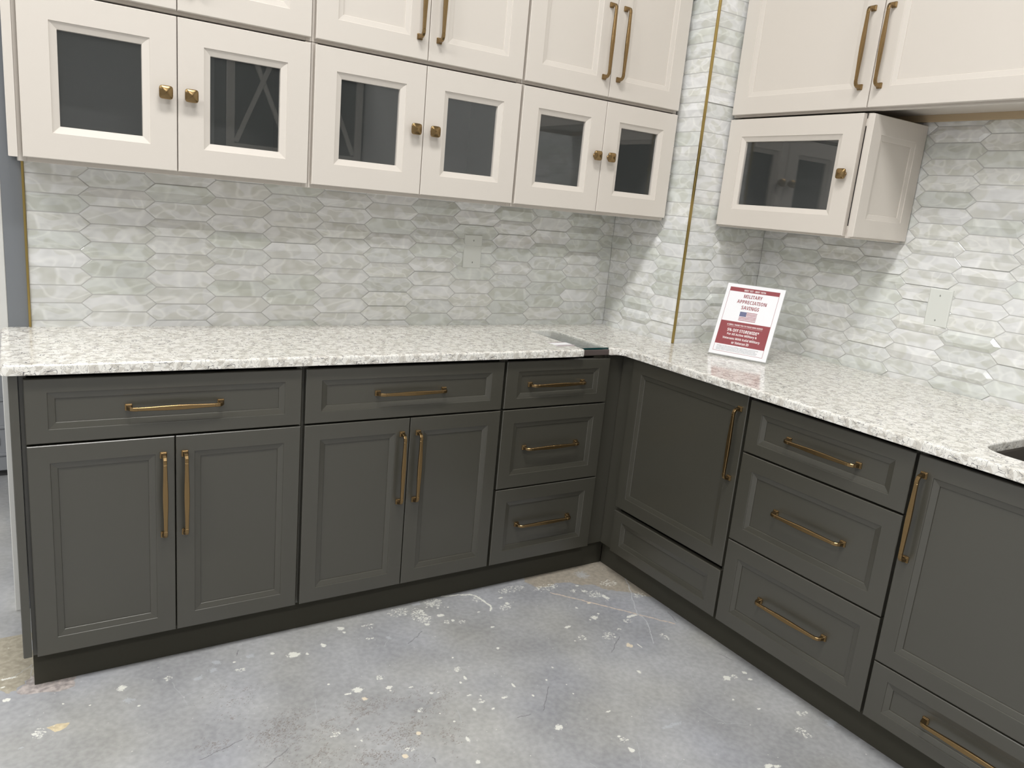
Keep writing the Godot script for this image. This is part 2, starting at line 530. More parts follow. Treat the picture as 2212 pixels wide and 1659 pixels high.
const CRACK_FINE := [[-0.662, 0.587], [-0.723, 0.692], [-0.776, 0.772], [-0.804, 0.822], [-0.802, 0.858], [-0.831, 0.911], [-0.885, 0.99]]
const CURL := [[-1.396, 0.437], [-1.35, 0.446], [-1.3, 0.462], [-1.279, 0.48], [-1.27, 0.519], [-1.266, 0.556], [-1.271, 0.578], [-1.283, 0.591]]
const CHIP := [[-2.668, 0.45], [-2.65, 0.423], [-2.639, 0.391], [-2.628, 0.371], [-2.529, 0.432], [-2.538, 0.475], [-2.557, 0.485], [-2.595, 0.484], [-2.632, 0.478], [-2.664, 0.463]]
const FLAKE := [[-2.607, 0.635], [-2.592, 0.631], [-2.575, 0.629], [-2.556, 0.638], [-2.564, 0.653], [-2.581, 0.66], [-2.594, 0.659]]
const BARE_END := [[-2.787, -0.131], [-2.619, -0.06], [-2.63, 0.385], [-2.668, 0.45], [-2.77, 0.401]]


# grey floor paint, uneven and rubbed
func paint_image(w: int, h: int, seamless: bool) -> Image:
	var a := bytes_of(noise(FastNoiseLite.TYPE_SIMPLEX_SMOOTH, 0.006, 61, 4, 30.0, 0.01), w, h, seamless)
	var b := bytes_of(noise(FastNoiseLite.TYPE_SIMPLEX_SMOOTH, 0.10, 67, 2), w, h, seamless)
	var c := bytes_of(noise(FastNoiseLite.TYPE_SIMPLEX_SMOOTH, 0.0035, 73, 3), w, h, seamless)
	var out := PackedByteArray()
	out.resize(w * h * 3)
	for i in w * h:
		var t := a[i] / 255.0
		var f := (b[i] / 255.0 - 0.5) * 0.075 + (t - 0.5) * 0.12
		var u := c[i] / 255.0
		out[i * 3] = int(clampf(lerpf(0.632, 0.652, u) + f, 0.0, 1.0) * 255.0)
		out[i * 3 + 1] = int(clampf(lerpf(0.640, 0.650, u) + f, 0.0, 1.0) * 255.0)
		out[i * 3 + 2] = int(clampf(lerpf(0.668, 0.636, u) + f, 0.0, 1.0) * 255.0)
	return Image.create_from_data(w, h, false, Image.FORMAT_RGB8, out)


func fpx(x: float, z: float) -> Vector2:
	return Vector2((x - FX0) / (FX1 - FX0) * FW, (z - FZ0) / (FZ1 - FZ0) * FH)


func dab(im: Image, x: int, y: int, c: Color, k: float) -> void:
	if x >= 0 and y >= 0 and x < FW and y < FH:
		im.set_pixel(x, y, im.get_pixel(x, y).lerp(c, k))


func blob(im: Image, at: Vector2, rx: float, ry: float, c: Color, k: float, rough: FastNoiseLite, ragged := 0.55) -> void:
	for y in range(int(at.y - ry * 1.6) - 1, int(at.y + ry * 1.6) + 2):
		for x in range(int(at.x - rx * 1.6) - 1, int(at.x + rx * 1.6) + 2):
			var d := Vector2((x - at.x) / rx, (y - at.y) / ry).length()
			var e := 1.0 + (rough.get_noise_2d(x * 3.0, y * 3.0) + rough.get_noise_2d(x * 11.0, y * 11.0) * 0.8) * ragged - d
			if e > 0.0:
				dab(im, x, y, c, k * minf(1.0, e * 6.0))


func stroke(im: Image, pts: Array, half: float, c: Color, k: float, rough: FastNoiseLite) -> void:
	for i in pts.size() - 1:
		var a := fpx(pts[i][0], pts[i][1])
		var b := fpx(pts[i + 1][0], pts[i + 1][1])
		var n := int(a.distance_to(b)) + 1
		for s in n:
			var p := a.lerp(b, float(s) / n)
			p += Vector2(rough.get_noise_2d(p.x * 1.5, p.y * 1.5), rough.get_noise_2d(p.y * 1.5, p.x * 1.5)) * 4.0
			var w := maxf(0.6, half * (1.0 + rough.get_noise_2d(p.x * 4.0, p.y * 4.0)))
			for y in range(int(p.y - w), int(p.y + w) + 1):
				for x in range(int(p.x - w), int(p.x + w) + 1):
					dab(im, x, y, c, k)


func patch(im: Image, poly: Array, tones: Array, rough: FastNoiseLite, wander: float) -> void:
	var pts := PackedVector2Array()
	var lo := Vector2(1e9, 1e9)
	var hi := -lo
	for p in poly:
		var q := fpx(p[0], p[1])
		pts.append(q)
		lo = lo.min(q)
		hi = hi.max(q)
	for y in range(maxi(0, int(lo.y - wander)), mini(FH, int(hi.y + wander))):
		for x in range(maxi(0, int(lo.x - wander)), mini(FW, int(hi.x + wander))):
			var n1 := rough.get_noise_2d(x * 0.9, y * 0.9)
			var n2 := rough.get_noise_2d(y * 0.9 + 900.0, x * 0.9)
			if Geometry2D.is_point_in_polygon(Vector2(x + n1 * wander, y + n2 * wander), pts):
				var t := clampf(0.5 + rough.get_noise_2d(x * 2.4 + 300.0, y * 2.4) * 0.9, 0.0, 1.0)
				var c: Color = tones[0].lerp(tones[1], t)
				dab(im, x, y, c, 0.94)


func floor_image() -> Image:
	var im := paint_image(FW / 2, FH / 2, false)
	im.resize(FW, FH, Image.INTERPOLATE_BILINEAR)
	var r := RandomNumberGenerator.new()
	r.seed = 5
	var rough := noise(FastNoiseLite.TYPE_SIMPLEX_SMOOTH, 0.02, 83, 3)
	var white := Color(0.90, 0.90, 0.87)
	# bare concrete where the paint ends
	patch(im, BARE, [Color(0.70, 0.66, 0.60), Color(0.62, 0.59, 0.54)], rough, 14.0)
	patch(im, BARE_END, [Color(0.70, 0.67, 0.60), Color(0.60, 0.57, 0.50)], rough, 18.0)
	patch(im, CHIP, [Color(0.78, 0.74, 0.72), Color(0.56, 0.53, 0.52)], rough, 9.0)
	patch(im, FLAKE, [Color(0.86, 0.80, 0.66), Color(0.76, 0.70, 0.58)], rough, 5.0)
	# paint rubbed through to brown in streaky crumbs
	for w in WORN:
		var n := int(w[2] * w[3] * 250000.0)
		for i in n:
			var a := r.randf() * TAU
			var d := sqrt(r.randf()) * r.randf_range(0.5, 1.7)
			var p := fpx(w[0] + cos(a) * d * w[2], w[1] + sin(a) * d * w[3])
			if rough.get_noise_2d(p.x * 0.35, p.y * 0.6) + rough.get_noise_2d(p.x * 1.6, p.y * 2.4) * 0.7 < -0.02:
				continue
			var c := Color(0.46, 0.43, 0.40).lerp(Color(0.40, 0.35, 0.31), r.randf())
			var k := r.randf_range(0.15, 0.55)
			for s in r.randi_range(1, 4):
				dab(im, int(p.x) + s, int(p.y) - s / 2, c, k)
				if r.randf() < 0.5:
					dab(im, int(p.x) + s, int(p.y) + 1 - s / 2, c, k)
	# fine grit over all of it
	for i in 60000:
		var q := Vector2(r.randf() * FW, r.randf() * FH)
		if rough.get_noise_2d(q.x * 0.25, q.y * 0.25) > r.randf_range(-0.5, 0.5):
			continue
		var dark := r.randf() < 0.6
		dab(im, int(q.x), int(q.y), Color(0.44, 0.43, 0.42) if dark else Color(0.74, 0.74, 0.75), r.randf_range(0.10, 0.40))
		if r.randf() < 0.4:
			dab(im, int(q.x) + 1, int(q.y), Color(0.44, 0.43, 0.42) if dark else Color(0.74, 0.74, 0.75), 0.2)
	# joint and cracks, a spilled curl of paint
	stroke(im, CRACK_LONG, 1.6, Color(0.82, 0.76, 0.70), 0.75, rough)
	stroke(im, CRACK_FINE, 0.9, Color(0.76, 0.77, 0.78), 0.6, rough)
	stroke(im, CURL, 2.2, white, 0.85, rough)
	# splashes of white paint
	for s in SPLATS:
		var p := fpx(s[0], s[1])
		var sx: float = s[2] / (FX1 - FX0) * FW
		var sy: float = s[3] / (FZ1 - FZ0) * FH
		match int(s[4]):
			0:
				blob(im, p, maxf(sx, 1.5), maxf(sy, 1.5), white, 0.95, rough)
			3:
				blob(im, p, sx, sy, Color(0.90, 0.85, 0.76), 0.95, rough, 0.4)
			2:
				blob(im, p, sx, sy, Color(0.74, 0.76, 0.78), 0.6, rough, 0.8)
			1:
				var n := int(10 + sx * sy * 0.11)
				for i in n:
					var a := r.randf() * TAU
					var d := sqrt(r.randf())
					var q := p + Vector2(cos(a) * sx, sin(a) * sy) * d
					var e := r.randf_range(0.7, 2.6)
					blob(im, q, e * r.randf_range(0.8, 1.8), e, white, r.randf_range(0.5, 0.95), rough, 0.9)
	# stray flecks and fine scratches
	for i in 420:
		var q := Vector2(r.randf() * FW, r.randf() * FH)
		blob(im, q, r.randf_range(0.7, 2.0), r.randf_range(0.7, 1.8), white, r.randf_range(0.35, 0.9), rough)
	for i in 70:
		var x := r.randf_range(FX0, FX1)
		var z := r.randf_range(FZ0, FZ1)
		var a := r.randf() * TAU
		var l := r.randf_range(0.02, 0.12)
		stroke(im, [[x, z], [x + cos(a) * l, z + sin(a) * l]], 0.5, Color(0.70, 0.71, 0.72) if i % 3 else Color(0.40, 0.40, 0.41), 0.32, rough)
	return im


func fine_bump(freq: float, seed_: int, strength: float) -> NoiseTexture2D:
	var t := NoiseTexture2D.new()
	t.width = 256
	t.height = 256
	t.seamless = true
	t.as_normal_map = true
	t.bump_strength = strength
	t.noise = noise(FastNoiseLite.TYPE_SIMPLEX_SMOOTH, freq, seed_, 3)
	return t


func world_mapped(m: StandardMaterial3D, scale_: float, offset := Vector3.ZERO) -> StandardMaterial3D:
	m.uv1_triplanar = true
	m.uv1_world_triplanar = true
	m.uv1_triplanar_sharpness = 6.0
	m.uv1_scale = Vector3.ONE * scale_
	m.uv1_offset = offset
	return m


func materials() -> void:
	M.grey = plain(Color(0.250, 0.243, 0.212), 0.33)
	M.grey.metallic_specular = 0.85
	M.board = plain(Color(0.250, 0.243, 0.212), 0.8)
	M.board.metallic_specular = 0.3
	M.white = plain(Color(0.835, 0.808, 0.775), 0.40)
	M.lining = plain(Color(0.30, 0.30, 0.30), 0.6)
	M.maple = plain(Color(0.74, 0.66, 0.54), 0.55)
	M.brass = plain(Color(0.57, 0.475, 0.335), 0.27, 1.0)
	M.trim = plain(Color(0.70, 0.61, 0.38), 0.30, 1.0)
	M.pane = plain(Color(0.90, 0.93, 0.92, 0.02), 0.0)
	M.pane.transparency = BaseMaterial3D.TRANSPARENCY_ALPHA
	M.acrylic = plain(Color(0.97, 0.98, 1.0, 0.012), 0.0)
	M.acrylic.transparency = BaseMaterial3D.TRANSPARENCY_ALPHA
	M.strip_glass = plain(Color(0.78, 0.90, 0.88, 0.04), 0.0)
	M.strip_glass.transparency = BaseMaterial3D.TRANSPARENCY_ALPHA
	M.glass_edge = plain(Color(0.05, 0.22, 0.22), 0.08)
	M.plaster = plain(Color(0.84, 0.84, 0.83), 0.8)
	M.blue_grey = plain(Color(0.485, 0.50, 0.52), 0.6)
	M.grout = plain(Color(0.74, 0.74, 0.735), 0.85)
	M.plate = plain(Color(0.86, 0.87, 0.85), 0.35)
	M.slot = plain(Color(0.25, 0.25, 0.25), 0.6)
	M.steel = plain(Color(0.52, 0.50, 0.48), 0.45, 0.9)
	M.bronze = plain(Color(0.40, 0.36, 0.35), 0.35, 0.4)
	M.paper = plain(Color(0.95, 0.95, 0.96), 0.6)
	M.red_ink = plain(Color(0.56, 0.13, 0.17), 0.6)
	M.white_ink = plain(Color(0.97, 0.97, 0.97), 0.6)
	M.black_ink = plain(Color(0.32, 0.32, 0.34), 0.6)
	M.mauve = plain(Color(0.56, 0.47, 0.49), 0.6)
	M.ceiling = plain(Color(0.80, 0.80, 0.79), 0.9)
	M.lamp_body = plain(Color(0.86, 0.86, 0.86), 0.5)
	M.panel_grey = plain(Color(0.60, 0.61, 0.63), 0.5)
	M.lamp = plain(Color(1, 1, 1), 0.5)
	M.lamp.emission_enabled = true
	M.lamp.emission = Color(1.0, 0.995, 0.985)
	M.lamp.emission_energy_multiplier = 6.0
	# pearl tiles: one pattern, taken from a different place for each batch
	var pearl := texture(pearl_image())
	var wave := fine_bump(0.012, 3, 2.0)
	M.pearl = []
	for k in 7:
		var m := plain([Color(1, 1, 1), Color(0.955, 0.965, 0.95), Color(0.98, 0.98, 0.975), Color(0.93, 0.94, 0.925), Color(1, 1, 1), Color(0.96, 0.965, 0.96), Color(0.99, 0.99, 0.98)][k], 0.05)
		m.albedo_texture = pearl
		m.normal_enabled = true
		m.normal_texture = wave
		m.normal_scale = 0.12
		m.metallic_specular = 0.6
		world_mapped(m, 1.0, Vector3(0.37 * k, 0.61 * k, 0.23 * k))
		m.uv1_scale = Vector3(1.7, 2.9, 1.7) * (1.0 + 0.08 * k)
		M.pearl.append(m)
	M.quartz = plain(Color(1, 1, 1), 0.11)
	M.quartz.albedo_texture = texture(quartz_image())
	world_mapped(M.quartz, 2.4)
	M.floor_marked = plain(Color(1, 1, 1), 0.48)
	M.floor_marked.albedo_texture = texture(floor_image())
	M.floor_plain = plain(Color(1, 1, 1), 0.48)
	M.floor_plain.albedo_texture = texture(paint_image(512, 512, true))
	world_mapped(M.floor_plain, 0.9)


# ---------------------------------------------------------------- the room

func ceiling_light(at: Vector3, energy: float) -> void:
	var o := thing("ceiling_light", "white recessed ceiling light panel of the showroom", "ceiling light", at, Basis(), "ceiling light panels")
	var st := start()
	for s in [-1.0, 1.0]:
		add_box(st, Vector3(-0.62, -0.02, s * 0.30), Vector3(0.62, 0.02, s * 0.32))
		add_box(st, Vector3(s * 0.60, -0.02, -0.30), Vector3(s * 0.62, 0.02, 0.30))
	put(done(st), M.lamp_body, "frame", o)
	put(box(Vector3(-0.60, -0.006, -0.30), Vector3(0.60, 0.006, 0.30)), M.lamp, "diffuser", o)
	var l := AreaLight3D.new()
	l.name = "light"
	l.area_size = Vector2(1.18, 0.58)
	l.light_color = Color(1.0, 0.995, 0.985)
	l.light_energy = energy
	l.area_range = 20.0
	l.area_attenuation = 2.0
	l.shadow_enabled = true
	l.position = Vector3(0, -0.03, 0)
	l.rotation.x = -PI / 2
	o.add_child(l)


func room() -> void:
	# floor: one slab; the strip in front of the cabinets carries its own marks
	var fl := Node3D.new()
	fl.name = "floor"
	add_child(fl)
	structure(fl, "grey painted concrete floor with white paint splashes and worn patches")
	var st := start()
	for r in [[-12.0, FX0, -4.5, 9.0], [FX1, 0.25, -4.5, 9.0], [FX0, FX1, -4.5, FZ0], [FX0, FX1, FZ1, 9.0]]:
		face(st, [Vector3(r[0], 0, r[2]), Vector3(r[1], 0, r[2]), Vector3(r[1], 0, r[3]), Vector3(r[0], 0, r[3])], Vector3.UP)
	add_box(st, Vector3(-12.0, -0.12, -4.5), Vector3(0.25, -0.004, 9.0))
	put(done(st), M.floor_plain, "slab", fl)
	var s2 := start()
	var c := [[FX0, FZ0, 0, 0], [FX1, FZ0, 1, 0], [FX1, FZ1, 1, 1], [FX0, FZ1, 0, 1]]
	for i in [0, 1, 2, 0, 2, 3]:
		s2.set_normal(Vector3.UP)
		s2.set_uv(Vector2(c[i][2], c[i][3]))
		s2.add_vertex(Vector3(c[i][0], 0, c[i][1]))
	put(s2.commit(), M.floor_marked, "painted_floor", fl)
	structure(put(box(Vector3(-12.0, 4.20, -4.5), Vector3(0.25, 4.32, 9.0)), M.ceiling, "ceiling", self), "plain white showroom ceiling")
	structure(put(box(Vector3(-12.12, 0, -4.5), Vector3(-12.0, 4.2, 9.0)), M.plaster, "wall_left", self), "plain white side wall of the showroom")
	structure(put(box(Vector3(-12.0, 0, 9.0), Vector3(0.25, 4.2, 9.12)), M.plaster, "wall_front", self), "plain white wall across the showroom")
	structure(put(box(Vector3(-12.0, 0, -4.62), Vector3(0.25, 4.2, -4.5)), M.plaster, "wall_far", self), "plain white wall behind the display partition")
	# the tiled display walls
	var wb := Node3D.new()
	wb.name = "wall_back"
	add_child(wb)
	structure(wb, "display wall tiled in pearl glass pickets behind the left cabinets")
	put(box(Vector3(-2.645, 0, -0.14), Vector3(0.0, 4.2, -0.0018)), M.blue_grey, "plaster", wb)
	put(box(Vector3(-2.668, 0, -0.142), Vector3(-2.6448, 4.2, -0.0010)), M.plaster, "end_bead", wb)
	put(box(Vector3(-2.588, 0.86, -0.006), Vector3(PX, 1.42, -0.0004), 0.0001), M.grout, "grout", wb)
	var wr := Node3D.new()
	wr.name = "wall_right"
	add_child(wr)
	structure(wr, "display wall tiled in pearl glass pickets behind the right cabinets")
	put(box(Vector3(0.0018, 0, -4.5), Vector3(0.25, 4.2, 9.0)), M.plaster, "plaster", wr)
	put(box(Vector3(0.0004, 0.86, PZ), Vector3(0.006, 1.80, 2.30), 0.0001), M.grout, "grout", wr)
	var wp := Node3D.new()
	wp.name = "wall_pillar"
	add_child(wp)
	structure(wp, "tiled corner pillar with a brass edge strip between the two runs")
	put(box(Vector3(PX + 0.0004, 0, -0.002), Vector3(0.0003, 4.2, PZ - 0.0004)), M.grout, "pillar_core", wp)
	# brass strips
	structure(put(box(Vector3(-2.5945, TOP, -0.006), Vector3(-2.5885, 1.372, 0.005), 0.0008), M.trim, "trim_1", self), "thin brass edge strip where the tiles end at the wall")
	var e := start()
	add_box(e, Vector3(PX - 0.0055, TOP, PZ - 0.0045), Vector3(PX + 0.0045, 2.6, PZ + 0.0055), 0.0022)
	structure(put(done(e), M.trim, "trim_2", self), "tall brass edge strip on the corner of the tiled pillar")


# ---------------------------------------------------------------- picket tiles

const ROW := 0.0525
const COL := 0.1765
const NOSE := 0.0300
const ROW0 := 1.342

var tile_cache := {}


# height of a tile of this kind at v above its middle line (half height 1)
func relief(kind: int, v: float) -> float:
	match kind:
		1: return 0.0030 - 0.0034 * absf(v)      # a low ridge, on cut tiles
		2: return 0.0034 * absf(v)               # a trough
	return 0.0


func hexagon(u: float, v: float, gap: float) -> PackedVector2Array:
	var h := ROW * 0.5 - gap
	var g := gap * 1.15
	return PackedVector2Array([Vector2(u + g, v), Vector2(u + NOSE + gap * 0.4, v - h), Vector2(u + COL - gap * 0.4, v - h), Vector2(u + COL + NOSE - g, v), Vector2(u + COL - gap * 0.4, v + h), Vector2(u + NOSE + gap * 0.4, v + h)])


func tile_mesh(outline: PackedVector2Array, mid: float, kind: int, at: Vector2) -> ArrayMesh:
	var st := start()
	var inner := inset(outline, 0.0009)
	var hh := ROW * 0.5
	var n := outline.size()
	for i in n:
		var j := (i + 1) % n
		var a := outline[i] - at
		var b := outline[j] - at
		var c := inner[j] - at
		var d := inner[i] - at
		var ha := relief(kind, (outline[i].y - mid) / hh)
		var hb := relief(kind, (outline[j].y - mid) / hh)
		var out3 := Vector3((b - a).y, -(b - a).x, 0).normalized() * (1.0 if area(outline) > 0.0 else -1.0)
		face(st, [Vector3(a.x, a.y, -0.0030), Vector3(b.x, b.y, -0.0030), Vector3(b.x, b.y, hb - 0.0006), Vector3(a.x, a.y, ha - 0.0006)], out3)
		face(st, [Vector3(a.x, a.y, ha - 0.0006), Vector3(b.x, b.y, hb - 0.0006), Vector3(c.x, c.y, relief(kind, (inner[j].y - mid) / hh)), Vector3(d.x, d.y, relief(kind, (inner[i].y - mid) / hh))], out3 + Vector3(0, 0, 1))
	var parts := [[inner, -1.0]]
	if kind == 1 or kind == 2:
		parts = []
		for half in [[mid - 1.0, mid], [mid, mid + 1.0]]:
			for q in Geometry2D.intersect_polygons(inner, PackedVector2Array([Vector2(-20, half[0]), Vector2(20, half[0]), Vector2(20, half[1]), Vector2(-20, half[1])])):
				parts.append([q, 0.0])
	if kind == 3:
		# a raised flat with a sloping border
		var up := inset(outline, 0.0125)
		for i in n:
			var j := (i + 1) % n
			face(st, [lift(inner[i] - at, 0.0), lift(inner[j] - at, 0.0), lift(up[j] - at, 0.0056), lift(up[i] - at, 0.0056)], Vector3(0, 0, 1))
		parts = [[up, 0.0056]]
	if kind == 4:
		# a hipped prism: a long ridge with a facet at either nose
		var u0 := at.x + NOSE + 0.008
		var u1 := at.x + COL - 0.008
		var ra := lift(Vector2(u0, mid) - at, 0.0070)
		var rb := lift(Vector2(u1, mid) - at, 0.0070)
		var c := []
		for q in inner:
			c.append(lift(q - at, 0.0))
		face(st, [c[1], c[2], rb, ra], Vector3(0, 0, 1))
		face(st, [c[4], c[5], ra, rb], Vector3(0, 0, 1))
		face(st, [c[0], c[1], ra], Vector3(0, 0, 1))
		face(st, [c[0], ra, c[5]], Vector3(0, 0, 1))
		face(st, [c[3], rb, c[2]], Vector3(0, 0, 1))
		face(st, [c[3], c[4], rb], Vector3(0, 0, 1))
		parts = []
	for p in parts:
		var q: PackedVector2Array = p[0]
		var tri := Geometry2D.triangulate_polygon(q)
		for i in range(0, tri.size(), 3):
			var f := []
			for k in 3:
				var w := q[tri[i + k]]
				var z: float = p[1] if kind == 3 else relief(kind, (w.y - mid) / hh)
				f.append(lift(w - at, z))
			face(st, f, Vector3(0, 0, 1))
	return done(st)


func lift(p: Vector2, z: float) -> Vector3:
	return Vector3(p.x, p.y, z)


# u0: where the nose of column 0 lies, half: whether column 0 sits half a row lower; the tiles are cut to the outline
func tile_wall(wall: Node3D, where: Transform3D, tip: float, first_half: bool, columns: int, cut: PackedVector2Array) -> void:
	for k in columns:
		var u := tip + COL * k
		var lower := first_half if k % 2 == 0 else not first_half
		for j in range(-32, 12):
			var v := ROW0 - ROW * j - (ROW * 0.5 if lower else 0.0)
			var whole := hexagon(u, v, 0.0011)
			for q in Geometry2D.intersect_polygons(whole, cut):
				if absf(area(q)) < 0.00004:
					continue
				var roll := rng.randf()
				var kind := 0 if roll < 0.50 else (1 if roll < 0.72 else (2 if roll < 0.78 else 3))
				var full := absf(absf(area(q)) - absf(area(whole))) < 1e-6
				if kind == 3 and not full:
					kind = 0
				if kind == 1 and full:
					kind = 4
				var mesh: ArrayMesh
				if full:
					if not tile_cache.has(kind):
						tile_cache[kind] = tile_mesh(whole, v, kind, Vector2(u, v))
					mesh = tile_cache[kind]
				else:
					mesh = tile_mesh(q, v, kind, Vector2(u, v))
				var m: Material = M.pearl[rng.randi_range(0, 6)]
				put(mesh, m, "tile", wall, where * Vector3(u, v, 0), where.basis)


func outline_of(pts: Array) -> PackedVector2Array:
	var out := PackedVector2Array()
	for q in pts:
		out.append(Vector2(q[0], q[1]))
	return out


func tiles() -> void:
	var y := TOP - 0.004
	tile_wall($wall_back, Transform3D(), -2.458 - COL, true, 13, outline_of([[-2.588, y], [PX - 0.0004, y], [PX - 0.0004, 1.40], [-2.588, 1.40]]))
	# pillar: left face along z, front face along x
	var left := Transform3D(RIGHT, Vector3(PX, 0, 0))
	tile_wall($wall_pillar, left, 0.098 - COL, true, 4, outline_of([[0.0004, y], [PZ - 0.004, y], [PZ - 0.004, 2.5], [0.295, 2.5], [0.295, 1.40], [0.0004, 1.40]]))
	var front_face := Transform3D(Basis(), Vector3(0, 0, PZ))
	tile_wall($wall_pillar, front_face, -0.2945 - COL, true, 4, outline_of([[PX + 0.004, y], [-0.0004, y], [-0.0004, 1.40], [-0.27, 1.40], [-0.27, 2.5], [PX + 0.004, 2.5]]))
	tile_wall($wall_right, Transform3D(RIGHT, Vector3.ZERO), 0.525 - COL, true, 11, outline_of([[PZ + 0.0004, y], [2.25, y], [2.25, 1.80], [1.03, 1.80], [1.03, 1.40], [PZ + 0.0004, 1.40]]))


# ---------------------------------------------------------------- cabinets

var pull: ArrayMesh
var pull_up: ArrayMesh
var knob: ArrayMesh


func add_pull(front: Node3D, at: Vector3, upright: bool, mesh: ArrayMesh) -> void:
	put(mesh, M.brass, "handle", front, at, Basis() if upright else Basis(Vector3(0, 0, 1), -PI / 2))


# a front from (u0, v0) to (u1, v1) in the cabinet's own frame; the frame's z 0 is the wall
func front(cab: Node3D, called: String, u0: float, u1: float, v0: float, v1: float, depth: float, m: Material, sx: float, sy: float, o: Vector3) -> MeshInstance3D:
	return put(panel_front(u1 - u0, v1 - v0, sx, sy), m, called, cab, Vector3(u0, v0, depth - T) - o)


# an open carcass of panels behind the fronts, so that the joints between them look into the dark inside
func carcass(w: float, y0: float, y1: float, d: float, solid_top: bool) -> ArrayMesh:
	var st := start()
	var t := 0.017
	add_box(st, Vector3(0, y0, 0.006), Vector3(t, y1, d), 0.0008)
	add_box(st, Vector3(w - t, y0, 0.006), Vector3(w, y1, d), 0.0008)
	add_box(st, Vector3(t, y0, 0.006), Vector3(w - t, y0 + t, d), 0.0008)
	add_box(st, Vector3(t, y0 + t, 0.006), Vector3(w - t, y1, 0.014), 0.0008)
	if solid_top:
		add_box(st, Vector3(t, y1 - t, 0.014), Vector3(w - t, y1, d), 0.0008)
	else:
		add_box(st, Vector3(t, y1 - t, 0.014), Vector3(w - t, y1, 0.10), 0.0008)
		add_box(st, Vector3(t, y1 - t, d - 0.16), Vector3(w - t, y1, d - 0.06), 0.0008)
	return done(st)


func base_body(cab: Node3D, u0: float, u1: float, depth: float) -> void:
	put(carcass(u1 - u0, 0.1095, 0.872, depth - T - 0.0006, false), M.grey, "body", cab)


